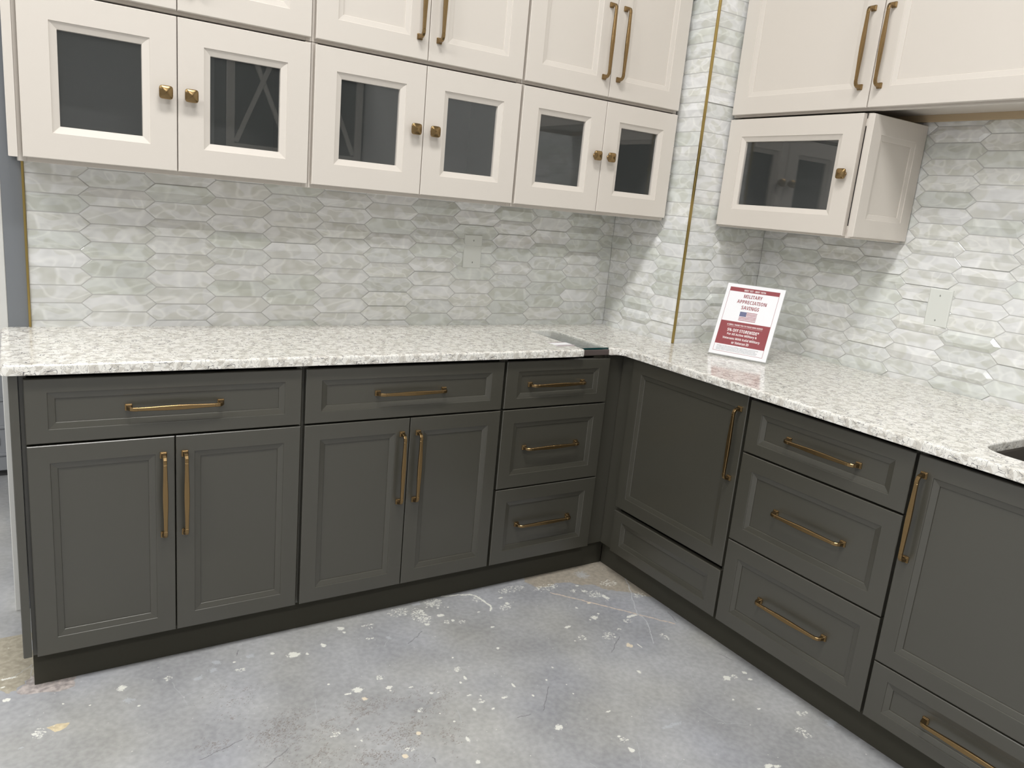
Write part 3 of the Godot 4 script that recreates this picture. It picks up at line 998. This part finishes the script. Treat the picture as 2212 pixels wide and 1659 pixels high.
func base_cabinets() -> void:
	pull = pull_mesh(0.2285)
	pull_up = pull_mesh(0.2350)
	knob = knob_mesh()
	var YB := 0.1137
	var YD := 0.6974
	var YE := 0.6919
	var YT := 0.8626
	# left run: two units with a drawer over two doors
	var spec := [
		[-2.6185, -2.2799, -1.9386, -2.6285, -1.9327, [-2.3905, -2.3100, -2.2575], "dark grey base cabinet, drawer over two doors, at the open end of the run"],
		[-1.9263, -1.5858, -1.2482, -1.9323, -1.2432, [-1.6996, -1.6128, -1.5580], "dark grey base cabinet, drawer over two doors, beside the three-drawer corner unit"]]
	for s in spec:
		var o := Vector3(s[3], 0, 0)
		var cab := thing("base_cabinet", s[6], "cabinet", o)
		base_body(cab, s[3], s[4], ZF)
		var d := front(cab, "drawer_front", s[0], s[2], YD, YT, ZF, M.grey, 0.048, 0.0355, o)
		add_pull(d, Vector3(s[5][0] - s[0], 0.778 - YD, T - 0.0086), false, pull)
		var a := front(cab, "door", s[0], s[1] - 0.0014, YB, YE, ZF, M.grey, 0.048, 0.0475, o)
		add_pull(a, Vector3(s[5][1] - s[0], 0.4130 - YB, T), true, pull)
		var b := front(cab, "door", s[1] + 0.0014, s[2], YB, YE, ZF, M.grey, 0.048, 0.0475, o)
		add_pull(b, Vector3(s[5][2] - s[1], 0.4130 - YB, T), true, pull)
	drawers("dark grey three-drawer base cabinet under the glass strip beside the inner corner", Vector3(-1.2428, 0, 0), Basis(), -1.2428, -0.7846, -1.2379, -0.7893, ZF, -1.1335)
	# right run
	var o2 := Vector3(0, 0, 0.545)
	var corner := thing("base_cabinet", "dark grey corner base cabinet with one tall door over a plain low panel", "cabinet", o2, RIGHT)
	base_body(corner, 0.545, 1.0921, XF)
	var at := Vector3(0.545, 0, 0)
	var d1 := front(corner, "door", 0.5495, 1.0869, 0.2962, 0.8710, XF, M.grey, 0.0490, 0.0470, at)
	add_pull(d1, Vector3(1.0610 - 0.5495, 0.5945 - 0.2962, T), true, pull)
	front(corner, "low_panel", 0.5495, 1.0869, YB, 0.2810, XF, M.grey, 0.0480, 0.0370, at)
	drawers("dark grey three-drawer base cabinet between the corner door and the sink cabinet", Vector3(0, 0, 1.0924), RIGHT, 1.0924, 1.6311, 1.0974, 1.6268, XF, 1.2495)
	var o3 := Vector3(0, 0, 1.6314)
	var sink := thing("base_cabinet", "dark grey sink base cabinet with one tall door over a low drawer", "cabinet", o3, RIGHT)
	var shell := start()
	var sd := XF - T - 0.0006
	add_box(shell, Vector3(0, 0.1095, 0.006), Vector3(0.017, 0.872, sd), 0.0008)
	add_box(shell, Vector3(0.5266, 0.1095, 0.006), Vector3(0.5436, 0.872, sd), 0.0008)
	add_box(shell, Vector3(0.017, 0.1095, 0.006), Vector3(0.5266, 0.1265, sd), 0.0008)
	add_box(shell, Vector3(0.017, 0.1265, 0.006), Vector3(0.5266, 0.872, 0.014), 0.0008)
	put(done(shell), M.grey, "body", sink)
	at = Vector3(1.6314, 0, 0)
	var f1 := front(sink, "door", 1.6354, 2.1700, 0.2832, YT, XF, M.grey, 0.0460, 0.0480, at)
	add_pull(f1, Vector3(1.6576 - 1.6354, 0.5862 - 0.2832, T), true, pull)
	var f2 := front(sink, "drawer_front", 1.6354, 2.1700, YB, 0.2792, XF, M.grey, 0.0470, 0.0370, at)
	add_pull(f2, Vector3(1.7919 - 1.6354, 0.1985 - YB, T - 0.0086), false, pull)
	# corner filler, end panel, toe kicks
	var fil := thing("corner_filler", "dark grey L-shaped filler strip in the inner corner between two base cabinets", "filler strip", Vector3(-0.7102, 0, 0.4692))
	put(box(Vector3(-0.0740, 0.1100, -0.018), Vector3(0.0, 0.872, -0.0004), 0.0008), M.grey, "filler_strip", fil)
	put(box(Vector3(0.0004, 0.1100, -0.018), Vector3(0.018, 0.872, 0.0756), 0.0008), M.grey, "filler_strip", fil)
	var ep := thing("end_panel", "dark grey framed end panel closing the open end of the left base run", "end panel", Vector3(-2.6300, 0.117, 0.012))
	put(panel_front(0.476, 0.755, 0.055, 0.055), M.grey, "panel", ep, Vector3(0, 0, 0), Basis(Vector3(0, 0, 1), Vector3(0, 1, 0), Vector3(-1, 0, 0)))
	var tk := thing("toe_kick", "long dark toe kick board under the left base cabinets", "toe kick", Vector3(-2.6285, 0, 0.4189))
	put(box(Vector3(0, 0, 0), Vector3(1.9600, 0.1090, 0.0160), 0.0008), M.board, "board", tk)
	put(box(Vector3(0, 0, -0.40), Vector3(0.016, 0.1090, -0.0004), 0.0008), M.board, "return_board", tk)
	var tr := thing("toe_kick", "long dark toe kick board under the right base cabinets", "toe kick", Vector3(-0.6668, 0, 0.4353))
	put(box(Vector3(0, 0, 0), Vector3(0.016, 0.1090, 1.74), 0.0008), M.board, "board", tr)


func drawers(label: String, at: Vector3, turn: Basis, b0: float, b1: float, u0: float, u1: float, depth: float, grip: float) -> void:
	var cab := thing("base_cabinet", label, "cabinet", at, turn)
	base_body(cab, b0, b1, depth)
	var o := Vector3(b0, 0, 0)
	for r in [[0.6974, 0.8626, 0.0355, 0.7785], [0.4038, 0.6919, 0.0490, 0.5485], [0.1137, 0.3990, 0.0490, 0.2560]]:
		var d := front(cab, "drawer_front", u0, u1, r[0], r[1], depth, M.grey, 0.0490, r[2], o)
		add_pull(d, Vector3(grip - u0, r[3] - r[0], T - 0.0086), false, pull)


# a hollow cabinet with glass doors
func glass_cabinet(label: String, at: Vector3, turn: Basis, w: float, h: float, depth: float) -> Node3D:
	var cab := thing("wall_cabinet", label, "cabinet", at, turn)
	var st := start()
	var d := depth - T - 0.0006
	var t := 0.018
	add_box(st, Vector3(0, 0, 0.004), Vector3(t, h, d), 0.0008)
	add_box(st, Vector3(w - t, 0, 0.004), Vector3(w, h, d), 0.0008)
	add_box(st, Vector3(t, 0.010, 0.004), Vector3(w - t, 0.010 + t, d), 0.0008)
	add_box(st, Vector3(t, h - t, 0.004), Vector3(w - t, h, d), 0.0008)
	add_box(st, Vector3(t, 0, d - 0.019), Vector3(w - t, 0.040, d), 0.0008)
	add_box(st, Vector3(t, h - 0.040, d - 0.019), Vector3(w - t, h, d), 0.0008)
	put(done(st), M.white, "body", cab)
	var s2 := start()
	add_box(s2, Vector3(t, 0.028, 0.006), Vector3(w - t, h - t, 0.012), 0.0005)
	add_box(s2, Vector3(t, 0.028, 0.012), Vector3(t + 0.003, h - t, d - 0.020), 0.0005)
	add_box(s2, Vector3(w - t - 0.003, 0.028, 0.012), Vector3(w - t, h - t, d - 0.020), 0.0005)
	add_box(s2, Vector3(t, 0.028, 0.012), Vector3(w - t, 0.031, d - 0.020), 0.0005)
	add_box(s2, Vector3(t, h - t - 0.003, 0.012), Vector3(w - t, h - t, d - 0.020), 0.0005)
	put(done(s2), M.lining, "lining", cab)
	return cab


func glass_door(cab: Node3D, at: Vector3, w: float, h: float, knob_at: Vector2) -> void:
	var s := 0.0645
	var d := put(glass_front(w, h, s, s - 0.0015), M.white, "door", cab, at)
	var g := s + 0.0145
	put(box(Vector3(g, g, 0.0035), Vector3(w - g, h - g, 0.0075), 0.0003), M.pane, "glass_pane", d)
	put(knob, M.brass, "knob", d, Vector3(knob_at.x, knob_at.y, T))


func solid_cabinet(label: String, at: Vector3, turn: Basis, w: float, h: float, depth: float, open_below: bool) -> Node3D:
	var cab := thing("wall_cabinet", label, "cabinet", at, turn)
	var d := depth - T - 0.0006
	if not open_below:
		put(carcass(w, 0.0, h, d, true), M.white, "body", cab)
		return cab
	# sides and front rail hang below a recessed bottom
	var st := start()
	add_box(st, Vector3(0, 0, 0.004), Vector3(0.0160, h, d), 0.0008)
	add_box(st, Vector3(w - 0.016, 0, 0.004), Vector3(w, h, d), 0.0008)
	add_box(st, Vector3(0.016, 0, d - 0.019), Vector3(w - 0.016, h, d), 0.0008)
	add_box(st, Vector3(0.016, 0.022, 0.004), Vector3(w - 0.016, h, d - 0.019), 0.0008)
	put(done(st), M.white, "body", cab)
	var s2 := start()
	add_box(s2, Vector3(0.016, 0.0, 0.004), Vector3(w - 0.016, 0.022, 0.016), 0.0005)
	add_box(s2, Vector3(0.016, 0.0, 0.016), Vector3(0.0185, 0.022, d - 0.019), 0.0005)
	put(done(s2), M.maple, "hanging_rail", cab)
	return cab


func wall_cabinets() -> void:
	var VB := 1.3828
	var VT := 1.7691
	var WK := 1.7840
	var low := 1.3720
	var units := [
		[-2.6030, -1.8822, -2.5931, -2.2409, -1.8884, [-2.2718, -2.2093], "at the open end"],
		[-1.8812, -1.1697, -1.8753, -1.5238, -1.1743, [-1.5567, -1.4915], "in mid run"],
		[-1.1687, -0.4530, -1.1645, -0.8060, -0.4590, [-0.8375, -0.7734], "beside the tiled pillar"]]
	for s in units:
		var o := Vector3(s[0], low, 0)
		var cab := glass_cabinet("low white wall cabinet with two knobbed glass doors " + s[6], o, Basis(), s[1] - s[0], 1.7750 - low, ZU)
		glass_door(cab, Vector3(s[2], VB, ZU - T) - o, s[3] - 0.0012 - s[2], VT - VB, Vector2(s[5][0] - s[2], 1.5785 - VB))
		glass_door(cab, Vector3(s[3] + 0.0012, VB, ZU - T) - o, s[4] - s[3] - 0.0012, VT - VB, Vector2(s[5][1] - s[3] - 0.0012, 1.5785 - VB))
		var o2 := Vector3(s[0], 1.7762, 0)
		var up := solid_cabinet("tall white wall cabinet with panelled doors over the glass doors " + s[6], o2, Basis(), s[1] - s[0], 0.89, ZU, false)
		for k in 2:
			var u0: float = s[2] if k == 0 else s[3] + 0.0012
			var u1: float = s[3] - 0.0012 if k == 0 else s[4]
			var d := front(up, "door", u0, u1, WK, 2.6500, ZU, M.white, 0.0630, 0.0620, o2)
			add_pull(d, Vector3(s[5][k] + (0.0 if k == 0 else 0.0008) - u0, 1.8465 - WK, T), true, pull_up)
	# the white end panel at the open end
	var ep := thing("end_panel", "white framed end panel closing the open end of the left wall run", "end panel", Vector3(-2.6035, 1.3815, 0.004))
	put(panel_front(0.3190, 1.265, 0.050, 0.055), M.white, "panel", ep, Vector3.ZERO, Basis(Vector3(0, 0, 1), Vector3(0, 1, 0), Vector3(-1, 0, 0)))
	# right wall
	var og := Vector3(0, low, 0.4485)
	var w := 1.0330 - 0.4485
	var gc := glass_cabinet("low white wall cabinet with a single wide glass door and one knob", og, RIGHT, w, 1.7690 - low, XU)
	glass_door(gc, Vector3(0.4544 - 0.4485, 1.3780 - low, XU - T), 1.0124 - 0.4544, 1.7670 - 1.3780, Vector2(0.9788 - 0.4544, 1.5760 - 1.3780))
	# its framed side, seen from the sink end
	put(panel_front(XU - 0.004, 0.386, 0.052, 0.060), M.white, "end_panel", gc, Vector3(w + 0.0006, 0.006, XU), Basis(Vector3(0, 0, -1), Vector3(0, 1, 0), Vector3(1, 0, 0)))
	var ou := Vector3(0, 1.7762, 0.4485)
	var wu := 1.5900 - 0.4485
	var uc := solid_cabinet("wide white wall cabinet with two panelled doors hanging over the sink end", ou, RIGHT, wu, 0.89, XU, true)
	var a := front(uc, "door", 0.4544, 1.0136, 1.7829, 2.6500, XU, M.white, 0.0620, 0.0620, Vector3(0.4485, 1.7762, 0))
	add_pull(a, Vector3(0.9800 - 0.4544, 1.8465 - 1.7829, T), true, pull_up)
	var b := front(uc, "door", 1.0174, 1.5850, 1.7829, 2.6500, XU, M.white, 0.0650, 0.0620, Vector3(0.4485, 1.7762, 0))
	add_pull(b, Vector3(1.0480 - 1.0174, 1.8465 - 1.7829, T), true, pull_up)


# ---------------------------------------------------------------- worktops

func worktops() -> void:
	var a := thing("worktop", "left white quartz worktop with thin dark veins, ending at the glass strip", "worktop", Vector3(0, 0, 0))
	put(slab(rounded([[-2.664, -0.004, 0.03], [-0.9255, -0.002, 0.0], [-0.9255, 0.5085, 0.014], [-2.664, 0.5085, 0.016]]), LOW, TOP, 0.0065, 0.002), M.quartz, "slab", a)
	var b := thing("worktop", "right white quartz worktop with thin dark veins and a sink cut-out", "worktop", Vector3(0, 0, 0))
	var outline := rounded([[-0.9245, -0.002, 0.0], [PX - 0.002, -0.002, 0.0], [PX - 0.002, PZ + 0.002, 0.0], [-0.002, PZ + 0.002, 0.0], [-0.002, 2.20, 0.0], [-0.7520, 2.20, 0.016], [-0.7520, 0.4990, 0.030], [-0.8030, 0.4990, 0.014], [-0.8030, 0.1310, 0.004], [-0.9245, 0.1310, 0.0]])
	var hole := rounded([[-0.6480, 1.7220, 0.095], [-0.1900, 1.7220, 0.095], [-0.1900, 2.1300, 0.095], [-0.6480, 2.1300, 0.095]])
	put(slab(outline, LOW, TOP, 0.0065, 0.002, hole), M.quartz, "slab", b)
	# dark build-up under the stone
	var c := thing("support_rail", "black support rail between the worktops and the base cabinets", "support rail", Vector3(0, 0, 0))
	put(box(Vector3(-2.600, 0.8724, 0.020), Vector3(-0.4480, LOW - 0.0004, 0.3600), 0.0004), M.slot, "rail", c)
	put(box(Vector3(-0.5900, 0.8724, 0.4700), Vector3(-0.02, LOW - 0.0004, 1.6400), 0.0004), M.slot, "rail", c)
	# glass strip let into the joint, on a bronze bracket
	var br := thing("joint_bracket", "brownish metal bracket filling the joint under the glass strip", "bracket", Vector3(-0.8640, LOW, 0.1320))
	put(box(Vector3(-0.0605, 0.0004, 0.3400), Vector3(0.0600, 0.0200, 0.3600), 0.0010), M.bronze, "fascia", br)
	put(box(Vector3(-0.0605, 0.0004, 0.0000), Vector3(-0.0545, 0.0200, 0.3396), 0.0010), M.bronze, "side_rail", br)
	put(box(Vector3(0.0540, 0.0004, 0.0000), Vector3(0.0600, 0.0200, 0.3396), 0.0010), M.bronze, "side_rail", br)
	var gl := thing("glass_strip", "narrow clear glass strip with a teal edge set between the worktops", "glass strip", Vector3(-0.8640, LOW + 0.0204, 0.1320))
	put(box(Vector3(-0.0605, 0.0, 0.0), Vector3(0.0600, 0.0066, 0.3520), 0.0004), M.strip_glass, "pane", gl)
	put(box(Vector3(-0.0600, 0.0003, 0.3522), Vector3(0.0595, 0.0066, 0.3560), 0.0004), M.glass_edge, "polished_edge", gl)
	# sink bowl
	var sk := thing("sink", "undermounted dark stainless steel sink bowl under the worktop cut-out", "sink", Vector3(-0.419, LOW, 1.926))
	var rim := rounded([[-0.2390, -0.2140, 0.09], [0.2390, -0.2140, 0.09], [0.2390, 0.2140, 0.09], [-0.2390, 0.2140, 0.09]])
	var s2 := start()
	var prof := [[-0.012, -0.0006], [0.0, -0.0006], [0.0015, -0.010], [0.004, -0.170], [0.012, -0.190], [0.035, -0.200]]
	for k in prof.size() - 1:
		var p0 := inset(rim, prof[k][0])
		var p1 := inset(rim, prof[k + 1][0])
		for i in rim.size():
			var j := (i + 1) % rim.size()
			face(s2, [lay(p0[i], prof[k][1]), lay(p0[j], prof[k][1]), lay(p1[j], prof[k + 1][1]), lay(p1[i], prof[k + 1][1])], Vector3(-rim[i].x, 0.3, -rim[i].y))
	var flat := []
	for p in inset(rim, 0.035):
		flat.append(lay(p, -0.200))
	face(s2, flat, Vector3.UP)
	put(done(s2), M.steel, "bowl", sk)


func lay(p: Vector2, y: float) -> Vector3:
	return Vector3(p.x, y, p.y)


# ---------------------------------------------------------------- small things

func words(parent: Node3D, text: String, m: Material, x0: float, x1: float, y: float, h: float, z: float, heavy := 0.9, called := "lettering") -> void:
	var t := TextMesh.new()
	var f := SystemFont.new()
	f.font_names = PackedStringArray(["Droid Sans"])
	f.font_weight = 700
	t.font = f
	t.text = text
	t.font_size = 32
	t.pixel_size = 0.01
	t.depth = 0.02
	t.curve_step = 2.0
	t.horizontal_alignment = HORIZONTAL_ALIGNMENT_CENTER
	t.vertical_alignment = VERTICAL_ALIGNMENT_CENTER
	var box_ := t.get_aabb()
	var o := put(t, m, called, parent)
	var sx := (x1 - x0) / box_.size.x
	var sy := h / box_.size.y
	o.scale = Vector3(sx, sy, 0.008)
	var c := box_.get_center()
	o.position = Vector3((x0 + x1) * 0.5 - c.x * sx, y - c.y * sy, z)


func sign_art() -> Image:
	var w := 638
	var h := 825
	var im := Image.create(w, h, false, Image.FORMAT_RGB8)
	im.fill(Color(0.955, 0.955, 0.965))
	var red := Color(0.57, 0.14, 0.18)
	var at := func(x0: float, y0: float, x1: float, y1: float, c: Color) -> void:
		im.fill_rect(Rect2i(int(x0 * w), int(y0 * h), maxi(1, int((x1 - x0) * w)), maxi(1, int((y1 - y0) * h))), c)
	at.call(0.062, 0.048, 0.925, 0.106, red)
	at.call(0.062, 0.048, 0.0675, 0.955, red)
	at.call(0.9195, 0.048, 0.925, 0.955, red)
	at.call(0.062, 0.9510, 0.925, 0.9555, red)
	at.call(0.062, 0.525, 0.925, 0.853, red)
	at.call(0.188, 0.5930, 0.803, 0.5965, Color(0.95, 0.93, 0.93))
	# flag: thirteen stripes and a canton
	for k in 13:
		var y := 0.378 + 0.1215 * k / 13.0
		if k % 2 == 0:
			at.call(0.348, y, 0.645, y + 0.1215 / 13.0, Color(0.60, 0.22, 0.26))
	at.call(0.348, 0.378, 0.461, 0.378 + 0.1215 * 7.0 / 13.0, Color(0.27, 0.29, 0.47))
	for r in 9:
		for c in (6 if r % 2 == 0 else 5):
			var x := 0.348 + 0.113 * (c + (0.6 if r % 2 == 0 else 1.1)) / 6.3
			var y := 0.378 + 0.0654 * (r + 0.6) / 9.3
			at.call(x, y, x + 0.0060, y + 0.0040, Color(0.80, 0.82, 0.90))
	return im


func small_things() -> void:
	# the tabletop sign: a leaning clear holder with a printed sheet
	var d := Vector3(0.3903178, 0, 0.92068)
	var n := Vector3(-0.92068, 0, 0.3903178)
	var lean := deg_to_rad(23.0)
	var up := Vector3(0, cos(lean), 0) - n * sin(lean)
	var turn := Basis(d, up, d.cross(up))
	var foot := Vector3(-0.4518, TOP + 0.0006, 0.6384)
	var hold := thing("sign_holder", "clear slanted acrylic sign holder standing on the right worktop", "sign holder", foot, turn)
	put(box(Vector3(0, 0.003, 0.0002), Vector3(0.2215, 0.290, 0.0022), 0.0006), M.acrylic, "front_sheet", hold, Vector3.ZERO)
	put(box(Vector3(0, 0.003, -0.0042), Vector3(0.2215, 0.290, -0.0022), 0.0006), M.acrylic, "back_sheet", hold, Vector3.ZERO)
	var level := turn.inverse() * Basis(d, Vector3.UP, d.cross(Vector3.UP))
	put(box(Vector3(0, 0.0004, -0.095), Vector3(0.2215, 0.0026, 0.001), 0.0006), M.acrylic, "foot", hold, Vector3.ZERO, level)
	var sheet := thing("paper_sign", "white and red printed sale sheet with a flag in the acrylic holder", "sign", foot, turn)
	var st := start()
	add_box(st, Vector3(0.0030, 0.0070, -0.0014), Vector3(0.2185, 0.2864, -0.0006), 0.0001)
	put(done(st), M.paper, "sheet", sheet)
	var pm := plain(Color(1, 1, 1), 0.6)
	pm.albedo_texture = texture(sign_art())
	var s2 := start()
	var c := [[0.0030, 0.0070, 0, 1], [0.2185, 0.0070, 1, 1], [0.2185, 0.2864, 1, 0], [0.0030, 0.2864, 0, 0]]
	for i in [0, 2, 1, 0, 3, 2]:
		s2.set_normal(Vector3(0, 0, 1))
		s2.set_uv(Vector2(c[i][2], c[i][3]))
		s2.add_vertex(Vector3(c[i][0], c[i][1], -0.0005))
	put(s2.commit(), pm, "print", sheet)
	for t in [["MAY 1ST - MAY 19TH", "white_ink", 0.316, 0.685, 0.0795, 0.026], ["MILITARY", "red_ink", 0.335, 0.655, 0.160, 0.048], ["APPRECIATION", "red_ink", 0.243, 0.753, 0.239, 0.048], ["SAVINGS", "red_ink", 0.345, 0.650, 0.318, 0.050],
			["A SMALL THANK YOU TO THOSE WHO SERVED", "white_ink", 0.186, 0.802, 0.570, 0.021], ["5% OFF STOREWIDE*", "white_ink", 0.215, 0.765, 0.643, 0.046], ["For All Active Military &", "white_ink", 0.230, 0.747, 0.704, 0.043],
			["Veterans With Valid Military", "white_ink", 0.170, 0.817, 0.763, 0.043], ["or Veteran ID", "white_ink", 0.345, 0.645, 0.813, 0.034],
			["Valid May 1-19, 2026. 5% discount available to active military & veterans with valid", "black_ink", 0.112, 0.830, 0.8785, 0.0115], ["U.S. Uniformed Services ID or Veteran ID. Offer valid for in-store purchases only.", "black_ink", 0.112, 0.790, 0.8960, 0.0115],
			["Discount applies to merchandise subtotal only and excludes delivery, taxes, and prior", "black_ink", 0.112, 0.825, 0.9135, 0.0115], ["purchases. May be combined with other discounts, not valid on previous purchases.", "black_ink", 0.112, 0.815, 0.9310, 0.0115]]:
		words(sheet, t[0], M[t[1]], 0.0030 + t[2] * 0.2155, 0.0030 + t[3] * 0.2155, 0.2864 - t[4] * 0.2794, t[5] * 0.2794, -0.0004, 0.0 if t[1] == "black_ink" else 0.9)
	# blank plates on the tiles
	cover_plate("blank white cover plate on the tiles over the left worktop", Vector3(-1.1305, 1.1900, 0.0005), Basis())
	cover_plate("blank white cover plate on the tiles over the right worktop", Vector3(-0.0005, 1.1715, 1.2150), RIGHT)
	# name card on the end of the left worktop
	var turn2 := Basis(Vector3.UP, deg_to_rad(2.0))
	var card := thing("name_card", "small white label card with mauve stripes on the end of left worktop", "card", Vector3(-0.9640, TOP + 0.0003, 0.4130), turn2)
	put(box(Vector3(-0.041, 0, -0.033), Vector3(0.041, 0.0006, 0.033), 0.0002), M.paper, "card", card)
	for b in [[-0.033, -0.027], [0.014, 0.020], [0.026, 0.033]]:
		put(box(Vector3(-0.0405, 0.0006, b[0]), Vector3(0.0405, 0.0008, b[1]), 0.00005), M.mauve, "stripe", card)


func cover_plate(label: String, at: Vector3, turn: Basis) -> void:
	var o := thing("cover_plate", label, "cover plate", at, turn)
	var st := start()
	var loops := [[0.0, 0.0, 0.0], [0.0, 0.0, 0.0025], [0.0012, 0.0012, 0.0048], [0.0034, 0.0034, 0.0062]]
	add_loops(st, 0.0785, 0.1270, loops)
	face(st, loop_at(0.0785, 0.1270, loops[-1]), Vector3(0, 0, 1))
	put(done(st), M.plate, "plate", o, Vector3(-0.03925, -0.0635, 0))
	for s in [-1.0, 1.0]:
		var sc := put(disc(0.0032, 0.0011), M.plate, "screw", o, Vector3(0, s * 0.0415, 0.0061))
		put(box(Vector3(-0.0006, -0.0029, 0.0009), Vector3(0.0006, 0.0029, 0.0013), 0.0001), M.slot, "slot", sc)


func disc(r: float, h: float) -> ArrayMesh:
	var st := start()
	var rings := []
	for p in [[0.0, r], [h * 0.6, r], [h, r * 0.8]]:
		var ring := PackedVector3Array()
		for i in 16:
			ring.append(Vector3(cos(TAU * i / 16.0) * p[1], sin(TAU * i / 16.0) * p[1], p[0]))
		rings.append(ring)
	add_loft(st, rings, true, false)
	return done(st)


# ---------------------------------------------------------------- what stands beyond and opposite

func beyond() -> void:
	# a grey ribbed panel unit seen past the end of the display wall
	var o := thing("metal_locker", "light grey ribbed metal locker standing beyond the end of the wall", "locker", Vector3(-3.30, 0, -1.66))
	put(box(Vector3(0, 0.03, 0), Vector3(0.64, 1.00, 0.40), 0.004), M.panel_grey, "body", o)
	put(box(Vector3(0.02, 0, 0.02), Vector3(0.62, 0.0296, 0.38), 0.002), M.slot, "plinth", o)
	for k in 7:
		put(box(Vector3(0.005, 0.10 + k * 0.125, 0.4002), Vector3(0.635, 0.112 + k * 0.125, 0.4070), 0.002), M.panel_grey, "rib", o)
		put(box(Vector3(0.575, 0.150 + k * 0.125, 0.4002), Vector3(0.590, 0.185 + k * 0.125, 0.4050), 0.002), M.panel_grey, "lug", o)
	# a white hutch with crossed glazing bars stands opposite and shows in the glass doors
	var h := thing("display_hutch", "white display hutch with crossed glazing bars mirrored in the glass doors", "cabinet", Vector3(-1.16, 0, 4.60))
	put(box(Vector3(0, 0.0, 0.02), Vector3(1.14, 1.55, 0.45), 0.002), M.white, "lower_body", h)
	put(box(Vector3(0, 1.5504, 0.06), Vector3(1.14, 2.75, 0.45), 0.002), M.lining, "upper_body", h)
	for k in 2:
		var x := 0.01 + k * 0.565
		var st := start()
		add_box(st, Vector3(x, 1.56, 0.035), Vector3(x + 0.06, 2.74, 0.0596))
		add_box(st, Vector3(x + 0.50, 1.56, 0.035), Vector3(x + 0.56, 2.74, 0.0596))
		add_box(st, Vector3(x + 0.06, 1.56, 0.035), Vector3(x + 0.50, 1.66, 0.0596))
		add_box(st, Vector3(x + 0.06, 2.66, 0.035), Vector3(x + 0.50, 2.74, 0.0596))
		var door := put(done(st), M.white, "door", h)
		for s in [-1.0, 1.0]:
			var bar := box(Vector3(-0.018, -0.53, -0.010), Vector3(0.018, 0.53, 0.010))
			put(bar, M.white, "glazing_bar", door, Vector3(x + 0.28, 2.16, 0.047 + s * 0.004), Basis(Vector3(0, 0, 1), s * 0.405))
